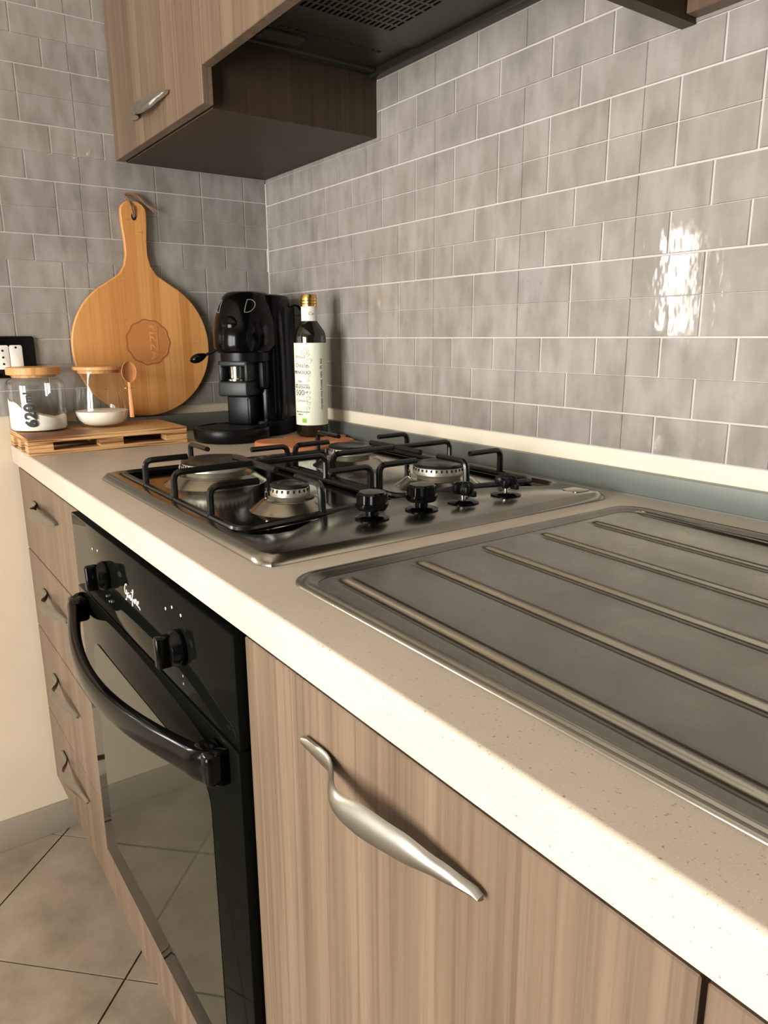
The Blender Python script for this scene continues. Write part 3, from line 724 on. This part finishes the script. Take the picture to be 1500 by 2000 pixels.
# slotted filter: bars with real openings
mb = MB(); fx0, fx1, fy0, fy1 = 0.600, 1.045, -0.290, -0.024; zf0, zf1 = 0.6715, 0.6727
sy = []; y = fy0+0.030
while y < fy1-0.075: sy.append(y); y += 0.0092
sxs = []; x = fx0+0.035
while x < fx1-0.03: sxs.append(x); x += 0.0215
yy = [fy0]+[v for y in sy for v in (y, y+0.0050)]+[fy1]
xx = [fx0]+[v for x in sxs for v in (x, x+0.0165)]+[fx1]
for j in range(len(yy)-1):
    if j % 2 == 0: mb.box(fx0, fx1, yy[j], yy[j+1], zf0, zf1)
    else:
        for i in range(0, len(xx)-1, 2): mb.box(xx[i], xx[i+1], yy[j], yy[j+1], zf0, zf1)
f = part('filter', wb(mb, o_), 'hood', hd)
part('filter_mesh', wb(MB().box(fx0, fx1, fy0, fy1, 0.680, 0.6815), o_), 'gap', hd)
rc = thing('dish_rack_cupboard', 'oak laminate dish rack cupboard with dark open underside, right of the hood', 'cupboard', (1.45, -0.17, 0.56))
o_ = (1.45, -0.17, 0.56)
part('side_panel', wb(MB().box(1.082, 1.100, UC+TT+0.002, -0.003, 0.560, UT), o_), 'cwood', rc)
part('side_panel', wb(MB().box(1.962, 1.980, UC+TT+0.002, -0.003, 0.560, UT), o_), 'cwood', rc)
part('back_batten', wb(MB().box(1.1005, 1.9615, -0.024, -0.004, 0.566, 0.62, 0.001, 1), o_), 'wood', rc)
part('shelf', wb(MB().box(1.1005, 1.9615, UC+TT+0.002, -0.004, 0.640, 0.656), o_), 'cwood', rc)
part('door', wb(MB().box(1.0815, 1.53, UC, UC+TT, 0.569, UT, 0.001, 1), o_), 'wood', rc)
part('door', wb(MB().box(1.533, 1.981, UC, UC+TT, 0.569, UT, 0.001, 1), o_), 'wood', rc)

# ---------------------------------------------------------------- socket plate on the end wall
sp = thing('socket_plate', 'black wall plate with white socket and switch inserts, on the grey tiles', 'socket', (0.0022, -0.603, 0.176))
q = rrect(-0.061, 0.061, -0.041, 0.041, 0.006)
mb = MB(); mb.loft([[(0, y, z) for y, z in q], [(0.006, y, z) for y, z in q], [(0.009, y*0.96, z*0.94) for y, z in q]])
part('plate', mb, 'gloss', sp)
for k, yc in enumerate((-0.0245, 0.000, 0.0245)):
    q = rrect(yc-0.0117, yc+0.0117, -0.0235, 0.0235, 0.004)
    mb = MB(); mb.loft([[(0.008, y, z) for y, z in q], [(0.0110, y, z) for y, z in q], [(0.0115, yc+(y-yc)*0.93, z*0.96) for y, z in q]])
    i_ = part('insert', mb, 'white', sp)
    mb = MB()
    for zc in ((-0.013, 0, 0.013) if k < 2 else (0.019,)):
        q2 = [(0.0022*math.cos(t), 0.0022*math.sin(t)) for t in [2*PI*j/12 for j in range(12)]]
        mb.loft([[(0.0114, yc+a, zc+b) for a, b in q2], [(0.0118, yc+a, zc+b) for a, b in q2]])
    part('socket_hole' if k < 2 else 'indicator', mb, 'ink', i_)

# ---------------------------------------------------------------- mini pallet tray
pt = thing('pallet_tray', 'small plywood pallet tray carrying two jars, at the end of the worktop', 'tray', (0.104, -0.456, 0.0))
PX, PY, PH = 0.091, 0.152, 0.0335
part('top_board', MB().box(-PX, PX, -PY, PY, PH-0.0105, PH, 0.0008, 1), 'ply', pt)
for xc in (-1, 0, 1):
    w_ = 0.017; xa = xc*(PX-w_)
    part('bottom_slat', MB().box(xa-w_, xa+w_, -PY, PY, 0.0003, 0.0080, 0.0006, 1), 'ply', pt)
    for yc in (-1, 0, 1):
        hw = 0.0225; ya = yc*(PY-hw)
        part('block', MB().box(xa-w_+0.0008, xa+w_-0.0008, ya-hw+0.0008, ya+hw-0.0008, 0.0080, PH-0.0105), 'ply', pt)

# ---------------------------------------------------------------- jars
def arcp(cx, cz, r, a0, a1, k=6): return [(cx+r*math.cos(math.radians(a0+(a1-a0)*j/k)), cz+r*math.sin(math.radians(a0+(a1-a0)*j/k))) for j in range(k+1)]
j1 = thing('storage_jar', 'straight glass jar marked 620ml with wooden lid and sloping white flour', 'jar', (0.0635, -0.560, PH+0.0004))
out = [(0.001, 0), (0.046, 0)]+arcp(0.048, 0.006, 0.006, -90, 0)+[(0.054, 0.085)]+arcp(0.040, 0.088, 0.014, 0, 80, 8)+[(0.041, 0.105), (0.043, 0.108)]
inn = [(r_-0.0018 if r_ > 0.01 else 0.001, max(z_, 0)+0.0022 if z_ < 0.01 else z_-0.0006) for r_, z_ in out[:-1]]+[(0.0412, 0.108)]
mb = MB(); mb.lathe(out, n=56, cap=False); part('glass_body', mb, 'glass', j1)
part('lid', MB().lathe([(0.002, 0.1045), (0.0405, 0.1045), (0.0408, 0.1090), (0.0485, 0.1095), (0.0500, 0.1105), (0.0500, 0.1225), (0.0485, 0.1240), (0.002, 0.1240)], n=48), 'lidwood', j1)
mb = MB(); N = 24; rings = [[(rr*math.cos(2*PI*j/40), rr*math.sin(2*PI*j/40), 0.003) for j in range(40)] for rr in (0.002, 0.049)]
def fl_h(x, y): return 0.026+0.85*max(0, -0.004-y)+0.004*math.sin(90*y+2)+0.003*math.sin(150*x+60*y)
rings.append([(0.0515*math.cos(2*PI*j/40), 0.0515*math.sin(2*PI*j/40), 0.007) for j in range(40)])
for rr in (0.0515, 0.048, 0.04, 0.03, 0.02, 0.01, 0.002): rings.append([(rr*math.cos(2*PI*j/40), rr*math.sin(2*PI*j/40), fl_h(rr*math.cos(2*PI*j/40), rr*math.sin(2*PI*j/40))+(0 if rr < 0.05 else -0.001)) for j in range(40)])
mb.loft(rings); o = part('flour', mb, 'flour', j1); o['kind'] = 'stuff'
def on_jar(th0, z0, R_):     # text x runs up the jar, y runs around it
    def fn(v):
        a = th0-v.y/R_; rr = R_+0.0003+v.z
        return (rr*math.cos(a), rr*math.sin(a), z0+v.x)
    return fn
mb = text_mb('620', 0.030, 0.0003, on_jar(-0.42, 0.033, 0.054), bold=0.0013); 
m2 = MB(); m2.v = mb.v; m2.f = mb.f; m2.sm = mb.sm
for dz in (0.0004, -0.0004): pass
part('capacity_print', m2, 'ink', j1)
part('unit_print', text_mb('ml', 0.020, 0.0003, on_jar(-0.46, 0.068, 0.054), bold=0.0007), 'ink', j1)

j2 = thing('sugar_jar', 'bulbous glass jar of white salt with thin wooden lid and side spoon', 'jar', (0.080, -0.440, PH+0.0004)); j2.scale = (1.12, 1.12, 1.09)
out = [(0.001, 0), (0.026, 0), (0.036, 0.003), (0.044, 0.011), (0.0485, 0.024), (0.0495, 0.038), (0.0475, 0.058), (0.0435, 0.080), (0.0405, 0.096), (0.0395, 0.103), (0.041, 0.105)]
inn = [(max(r_-0.0017, 0.001), z_+(0.002 if z_ < 0.012 else 0)) for r_, z_ in out[:-1]]+[(0.0392, 0.105)]
part('glass_body', MB().lathe(out, n=56, cap=False), 'glass', j2)
part('lid', MB().lathe([(0.002, 0.1000), (0.0370, 0.1000), (0.0372, 0.1056), (0.0440, 0.1060), (0.0450, 0.1070), (0.0450, 0.1115), (0.0435, 0.1125), (0.002, 0.1125)], n=48), 'lidwood', j2)
o = part('salt', MB().lathe([(0.002, 0.0030), (0.0240, 0.0030), (0.0335, 0.0060), (0.0412, 0.0130), (0.0458, 0.0245), (0.0462, 0.0295), (0.030, 0.0310), (0.002, 0.0305)], n=48), 'salt', j2); o['kind'] = 'stuff'
lp = [(0.0465+0.006*math.cos(t), 0.0, 0.070+0.0*t) for t in (0,)]
mb = MB(); mb.tube([(0.010*math.cos(t)+0.0525, 0.009*math.sin(t), 0.072) for t in [2*PI*k/20 for k in range(21)]], 0.0012, 6)
o = part('spoon_loop', mb, 'glass', j2); o.rotation_euler = (0, 0, 0.85)
sp_ = thing('wooden_spoon', 'small wooden spoon hung on the side of the bulbous glass jar', 'spoon', (0.080+0.0640*math.cos(0.85), -0.440+0.0640*math.sin(0.85), PH+0.019), 0.25)
mb = MB(); mb.tube([(0, 0, 0), (0.0005, 0, 0.02), (0.0, 0, 0.045), (0, 0, 0.064), (0, 0, 0.072)], 0.0048, 12, [1.0, 1.0, 0.85, 0.72, 0.8], 0.55)
# flat paddle handle, slim neck, oval bowl
part('shaft', mb, 'spoon', sp_)
mb = MB(); rings = []
for k in range(13):
    t = -PI/2+PI*k/12; zc = 0.092+0.021*math.sin(t); wd = max(0.0165*math.cos(t), 0.0006)
    rings.append([(0.002+0.0060*(1-(u*u))*max(math.cos(t), 0)*-1+0.001*math.copysign(1, dd), u*wd, zc) for u, dd in [(-1+2*q_/8, 1) for q_ in range(9)]+[(1-2*q_/8, -1) for q_ in range(9)]])
mb.loft(rings)
part('bowl', mb, 'spoon', sp_)

# ---------------------------------------------------------------- pizza board
bd = thing('pizza_board', 'round bamboo pizza board with handle, leaning on the tiled end wall', 'board', (0.0065, -0.322, 0.0405), 0)
cz = 0.1515; RB = 0.1500
pr = []
for k in range(49):           # circle from right of the neck round the bottom to the left
    t = math.radians(62-(304)*k/48); pr.append((RB*math.cos(t), cz+RB*math.sin(t)))
# pr starts at 62 deg (right, +y) and runs clockwise to -242 deg (left)
lf = pr[-1]
neck = [(-0.040, 0.304), (-0.0285, 0.322), (-0.0235, 0.345), (-0.0240, 0.372), (-0.0265, 0.400), (-0.0275, 0.425)]
pr += neck
for k in range(1, 12): t = PI-PI*k/12; pr.append((0.0275*math.cos(t), 0.430+0.0225*math.sin(t)))
pr += [(-a, b) for a, b in neck[::-1]]
bt = 0.012
mb = MB(); hole = [(0.0055*math.cos(2*PI*k/16), 0.420+0.0075*math.sin(2*PI*k/16)) for k in range(16)]
ins = []
n_ = len(pr)
for i in range(n_):
    a = Vector(pr[i-1]); b = Vector(pr[i]); c = Vector(pr[(i+1) % n_]); t = ((b-a).normalized()+(c-b).normalized()).normalized(); nn = Vector((t.y, -t.x)); p = b+nn*0.0018; ins.append((p.x, p.y))
mb.loft([[(0.0018, y, z) for y, z in pr], [(bt-0.0018, y, z) for y, z in pr], [(bt, y, z) for y, z in ins]], cap=False, smooth=True)
mb.add([(0.0018, y, z) for y, z in pr], [tuple(range(n_))]); mb.add([(bt, y, z) for y, z in ins], [tuple(range(n_))])
body = part('board_body', mb, 'bamboo', bd)
mb = MB(); mb.loft([[(bt-0.001, y, z) for y, z in hole], [(bt+0.0004, y, z) for y, z in hole]], smooth=False)
part('hanging_hole', mb, 'gap', bd)
# branded badge
EC = (0.010, 0.162); ER = 0.0490
def deca(r, wob=0.0): return [(EC[0]+r*(1+wob*math.cos(11*t))*math.cos(t), EC[1]+r*(1+wob*math.cos(11*t))*math.sin(t)) for t in [2*PI*k/88 for k in range(88)]]
a_, b_ = deca(ER, 0.025), deca(ER*0.93, 0.025)
mb = MB(); mb.add([(bt+0.0003, y, z) for y, z in a_]+[(bt+0.0003, y, z) for y, z in b_]+[(bt-0.0004, y, z) for y, z in a_]+[(bt-0.0004, y, z) for y, z in b_],
    [f for i in range(88) for f in ((i, (i+1) % 88, 88+(i+1) % 88, 88+i), (i, 176+i, 176+(i+1) % 88, (i+1) % 88), (88+i, 88+(i+1) % 88, 264+(i+1) % 88, 264+i))])
part('badge_ring', mb, 'burntdark', bd)
q = deca(ER*0.90, 0.02)
mb = MB(); mb.loft([[(bt-0.0004, y, z) for y, z in q], [(bt+0.00015, y, z) for y, z in q]], smooth=False)
part('badge', mb, 'burnt', bd)
part('pizza_lettering', text_mb('PIZZA', 0.027, 0.0006, lambda v: (bt+0.0004+v.z, EC[0]+0.012+v.y*0.9, EC[1]-v.x), bold=0.0009), 'bamboo', bd)
mb = MB()
def wig(pts): return fillet(pts, 0.006, 4)
mb.tube(wig([(bt+0.001, 0.000, 0.418), (bt+0.004, -0.004, 0.437), (bt+0.002, -0.010, 0.455), (0.004, -0.014, 0.462), (0.003, 0.004, 0.466), (0.006, 0.024, 0.452), (0.012, 0.044, 0.434)]), 0.0016, 6)
mb.tube(wig([(bt+0.001, 0.002, 0.420), (bt+0.004, 0.000, 0.440), (0.004, -0.016, 0.458), (0.002, -0.010, 0.468), (0.006, 0.012, 0.466), (0.009, 0.030, 0.446), (0.014, 0.050, 0.436)]), 0.0018, 6)
part('cord', mb, 'rope', bd)

# ---------------------------------------------------------------- coffee machine
cm = thing('coffee_machine', 'glossy black espresso pod machine with round drip base, in the corner beside the board', 'coffee machine', (0.140, -0.118, 0.0), math.radians(38)); cm.scale = (1, 1, 0.918)
def sring(cx, cy, hx, hy, z, p=2.6, n=40, fy=1.0):
    out = []
    for j in range(n):
        t = 2*PI*j/n; c, s = math.cos(t), math.sin(t)
        x = hx*math.copysign(abs(c)**(2/p), c); y = hy*math.copysign(abs(s)**(2/p), s)
        if y < 0: y *= fy
        out.append((cx+x, cy+y, z))
    return out
# drip tray, front at local -y
part('drip_base', MB().lathe([(0.002, 0.0004), (0.074, 0.0004), (0.0785, 0.006), (0.0800, 0.024), (0.0780, 0.030), (0.0735, 0.0315), (0.071, 0.029), (0.002, 0.0285)], (0.0, -0.120, 0), 56), 'plastic', cm)
mb = MB()
for k in range(9): mb.box(-0.056, 0.056, -0.169+k*0.011, -0.164+k*0.011, 0.0285, 0.0305, 0.0008, 1)
part('drip_grid', mb, 'plastic', cm)
part('rear_base', MB().loft([sring(0.012, 0.012, 0.066, 0.072, z, 3.2) for z in (0.0004, 0.030, 0.036)]), 'plastic', cm)
# rear body column (water tank side)
rg = [sring(0.014, 0.020, a, b, z, 3.0) for a, b, z in ((0.062, 0.058, 0.036), (0.063, 0.059, 0.10), (0.062, 0.058, 0.18), (0.060, 0.056, 0.26), (0.057, 0.053, 0.318), (0.054, 0.050, 0.326), (0.046, 0.043, 0.329))]
part('body', MB().loft(rg), 'gloss', cm)
part('side_panel', MB().loft([sring(0.050, 0.030, 0.030, 0.040, z, 3.0) for z in (0.040, 0.10, 0.20, 0.290, 0.300)]), 'plastic', cm)
# head shell overhanging the front
rg = []
for z, hx, yf, p in ((0.196, 0.056, 0.098, 2.6), (0.200, 0.060, 0.104, 2.5), (0.215, 0.064, 0.108, 2.4), (0.240, 0.065, 0.106, 2.4), (0.270, 0.062, 0.098, 2.4), (0.300, 0.056, 0.084, 2.4), (0.320, 0.050, 0.072, 2.4), (0.330, 0.044, 0.062, 2.4), (0.334, 0.034, 0.048, 2.4)):
    rg.append([(x, y, z+0.000) for x, y, _ in sring(0.0, -0.010, hx, 0.030, z, p, 40, yf/0.030)])
part('head', MB().loft(rg), 'gloss', cm)
part('head_collar', MB().loft([sring(0.0, -0.010, 0.054, 0.030, z, 2.5, 40, 3.0) for z in (0.176, 0.197)]), 'plastic', cm)
# two D shaped marks and the nose bump on the head
def on_head(x, z, lift=0.0):
    # front surface of the head at local x, z
    tab = ((0.196, 0.056, 0.098), (0.215, 0.064, 0.108), (0.240, 0.065, 0.106), (0.270, 0.062, 0.098), (0.300, 0.056, 0.084), (0.320, 0.050, 0.072), (0.330, 0.044, 0.062))
    for a, b in zip(tab, tab[1:]):
        if a[0] <= z <= b[0]:
            t = (z-a[0])/(b[0]-a[0]); hx = a[1]+(b[1]-a[1])*t; yf = a[2]+(b[2]-a[2])*t
            u = min(abs(x)/hx, 0.999); return -0.010-yf*(1-u**2.4)**(1/2.4)-lift
    return -0.1
for sx in (-1, 1):
    pts = []
    for k in range(25):
        t = 2*PI*k/24; a = 0.011*math.cos(t); b = 0.0145*math.sin(t)
        if a*sx < -0.003: a = -0.003*sx
        x = sx*0.032+a; z = 0.300+b; pts.append((x, on_head(x, z, 0.0004), z))
    part('head_mark', MB().tube(pts, 0.0009, 5), 'greyink', cm)
mb = MB(); bm = bmesh.new(); bmesh.ops.create_uvsphere(bm, u_segments=24, v_segments=16, radius=1)
for v in bm.verts: v.co = Vector((v.co.x*0.032, -0.0835+v.co.y*0.031, 0.256+v.co.z*0.030))
mb.bm(bm, True); part('nose_bump', mb, 'gloss', cm)
# brewing group
mb = MB(); mb.box(-0.034, 0.034, -0.108, -0.030, 0.098, 0.132, 0.004, 3)
mb.box(-0.034, -0.026, -0.104, -0.030, 0.132, 0.178, 0.003).box(0.026, 0.034, -0.104, -0.030, 0.132, 0.178, 0.003).box(-0.034, 0.034, -0.104, -0.030, 0.166, 0.178, 0.003)
part('brew_group', mb, 'grey', cm)
part('brew_cup', MB().lathe([(0.002, 0.133), (0.024, 0.133), (0.024, 0.137), (0.019, 0.139), (0.019, 0.165), (0.002, 0.165)], (0, -0.080, 0), 32), 'chrome', cm)
part('neck', MB().box(-0.027, 0.030, -0.085, -0.010, 0.030, 0.098, 0.004, 3).box(0.022, 0.030, -0.088, -0.030, 0.034, 0.094, 0.002), 'plastic', cm)
part('rear_shoulder', MB().box(-0.050, 0.052, -0.055, 0.0, 0.110, 0.180, 0.008, 3), 'plastic', cm)
lv = part('lever', MB().tube([(-0.040, -0.040, 0.208), (-0.062, -0.052, 0.202), (-0.087, -0.066, 0.189)], 0.0034, 8), 'plastic', cm)
mb = MB(); P0 = Vector((-0.084, -0.064, 0.191)); P1 = Vector((-0.113, -0.080, 0.176))
mb.tube([P0+(P1-P0)*k/8 for k in range(9)], 0.0105, 14, [0.38, 0.62, 0.82, 0.95, 1.0, 1.0, 0.92, 0.70, 0.25])
part('lever_knob', mb, 'gloss', lv)
part('spout', MB().lathe([(0.004, 0.086), (0.007, 0.099)], (0.0, -0.072, 0), 12), 'plastic', cm)
# power cord up the wall, a thing by itself
solo('power_cord', MB().tube(fillet([(0.155, -0.008, 0.045), (0.185, -0.010, 0.14), (0.198, -0.012, 0.235), (0.160, -0.014, 0.285), (0.120, -0.020, 0.275)], 0.05, 8), 0.0028, 8), 'plastic', 'black power cord looping up behind the coffee machine', 'cord')

# ---------------------------------------------------------------- cork trivet and bottle
def union_blob(cs, k=160):
    cx = sum(c[0] for c in cs)/len(cs); cy = sum(c[1] for c in cs)/len(cs); out = []
    for i in range(k):
        t = 2*PI*i/k; d = Vector((math.cos(t), math.sin(t))); best = 0.02
        for x, y, r in cs:
            v = Vector((x-cx, y-cy)); b_ = v.dot(d); q_ = b_*b_-(v.length_squared-r*r)
            if q_ > 0: best = max(best, b_+math.sqrt(q_))
        out.append((cx+d.x*best, cy+d.y*best))
    return out
q = union_blob([(0.350, -0.182, 0.040), (0.350, -0.058, 0.038), (0.435, -0.160, 0.046), (0.405, -0.07, 0.034), (0.325, -0.110, 0.034)])
mb = MB(); c0 = (0.36, -0.115)
mb.loft([[(x-c0[0], y-c0[1], 0.0003) for x, y in q], [(x-c0[0], y-c0[1], 0.0088) for x, y in q], [((x-c0[0])*0.985, (y-c0[1])*0.985, 0.0098) for x, y in q]], smooth=False)
solo('cork_trivet', mb, 'cork', 'orange-brown cork trivet with rounded lobes under the oil bottle', 'trivet', (c0[0], c0[1], 0.0))
bo = thing('oil_bottle', 'dark glass olive oil bottle with cream label and gold cap, on the cork trivet', 'bottle', (0.328, -0.082, 0.0101)); bo.scale = (1, 1, 0.965)
BR = 0.0325
part('glass_body', MB().lathe([(0.002, 0.0), (0.028, 0.0), (BR-0.0008, 0.003), (BR, 0.008), (BR, 0.208), (BR-0.001, 0.214), (0.029, 0.222), (0.022, 0.232), (0.0165, 0.240), (0.0148, 0.247), (0.0142, 0.272), (0.0150, 0.276), (0.002, 0.276)], n=48), 'bottleglass', bo)
part('label', MB().lathe([(BR+0.0004, 0.026), (BR+0.0005, 0.026), (BR+0.0005, 0.197), (BR+0.0004, 0.197)], n=64, cap=False), 'paper', bo)
part('neck_label', MB().lathe([(0.0160, 0.237), (0.0162, 0.2372), (0.0160, 0.273), (0.0155, 0.273)], n=40, cap=False), 'frame', bo)
part('cap', MB().lathe([(0.0155, 0.270), (0.0163, 0.271), (0.0163, 0.275), (0.0155, 0.276), (0.0163, 0.277), (0.0163, 0.281), (0.0155, 0.282), (0.0163, 0.283), (0.0163, 0.293), (0.0155, 0.2945), (0.002, 0.2945)], n=40), 'gold', bo)
VA = math.atan2(-0.85+0.086, 1.665-0.322)       # direction of the room side
def on_b(dx, z0, R_=BR+0.0006, th=VA):
    return lambda v: ((R_+0.0002+v.z)*math.cos(th+(v.x+dx)/R_), (R_+0.0002+v.z)*math.sin(th+(v.x+dx)/R_), z0+v.y)
prn = []
for tx, sz, dx, z0, mt in (('Primo', 0.010, -0.0180, 0.168, 'greyink'), ('Ovale', 0.014, -0.0165, 0.151, 'greyink'), ('MENOLIO', 0.0098, -0.0170, 0.1365, 'ink'), ('Olio', 0.006, -0.020, 0.118, 'ink'), ('alto contenuto', 0.0058, -0.0170, 0.111, 'ink'), ('POLIFENOLI', 0.0070, -0.0175, 0.1055, 'ink'),
                           ('500', 0.0165, -0.0215, 0.094, 'ink'), ('ml', 0.0065, -0.0055, 0.096, 'ink'), ('Coratina', 0.008, -0.0165, 0.078, 'greyink'), ('olio extra vergine', 0.0048, -0.017, 0.0545, 'ink'), ('italiano', 0.0048, -0.021, 0.0490, 'ink'), ('Co', 0.009, 0.004, 0.256, 'greyink')):
    prn.append((text_mb(tx, sz, 0.0002, on_b(dx-0.005, z0) if tx != 'Co' else on_b(dx, z0, 0.0163), res=2), mt))
for a, t_ in prn: part('label_lettering', a, t_, bo)
for dx, z0, r1 in ((-0.008, 0.172, 0.0065), (-0.003, 0.160, 0.0065), (-0.012, 0.178, 0.009), (-0.007, 0.148, 0.004), (-0.008, 0.128, 0.0065), (-0.006, 0.119, 0.003), (-0.007, 0.104, 0.004), (-0.006, 0.094, 0.005), (-0.007, 0.083, 0.005), (-0.006, 0.072, 0.004), (-0.008, 0.062, 0.0045)):
    f_ = on_b(dx, z0); part('label_ornament', MB().tube([f_(Vector((r1*(1-k/40)*math.cos(k*0.42), r1*(1-k/40)*math.sin(k*0.42), 0.0001))) for k in range(22)], 0.00022, 4), 'greyink', bo)
mb = text_mb('ristretta oliva fruttata  Italia  Ol. baci', 0.0072, 0.0002, lambda v: ((BR+0.0009+v.z)*math.cos(VA+(0.0215-v.y)/BR), (BR+0.0009+v.z)*math.sin(VA+(0.0215-v.y)/BR), 0.112+v.x), res=2)
part('side_print', mb, 'ink', bo)
f_ = on_b(-0.0165, 0.036); mb = MB(); mb.add([f_(Vector((a, b, 0.0002))) for a, b in ((-0.005, -0.0045), (0, -0.0045), (0.005, -0.0045), (0.005, 0.0045), (0, 0.0045), (-0.005, 0.0045))], [(0, 1, 4, 5), (1, 2, 3, 4)])
part('organic_mark', mb, 'greenink', bo)
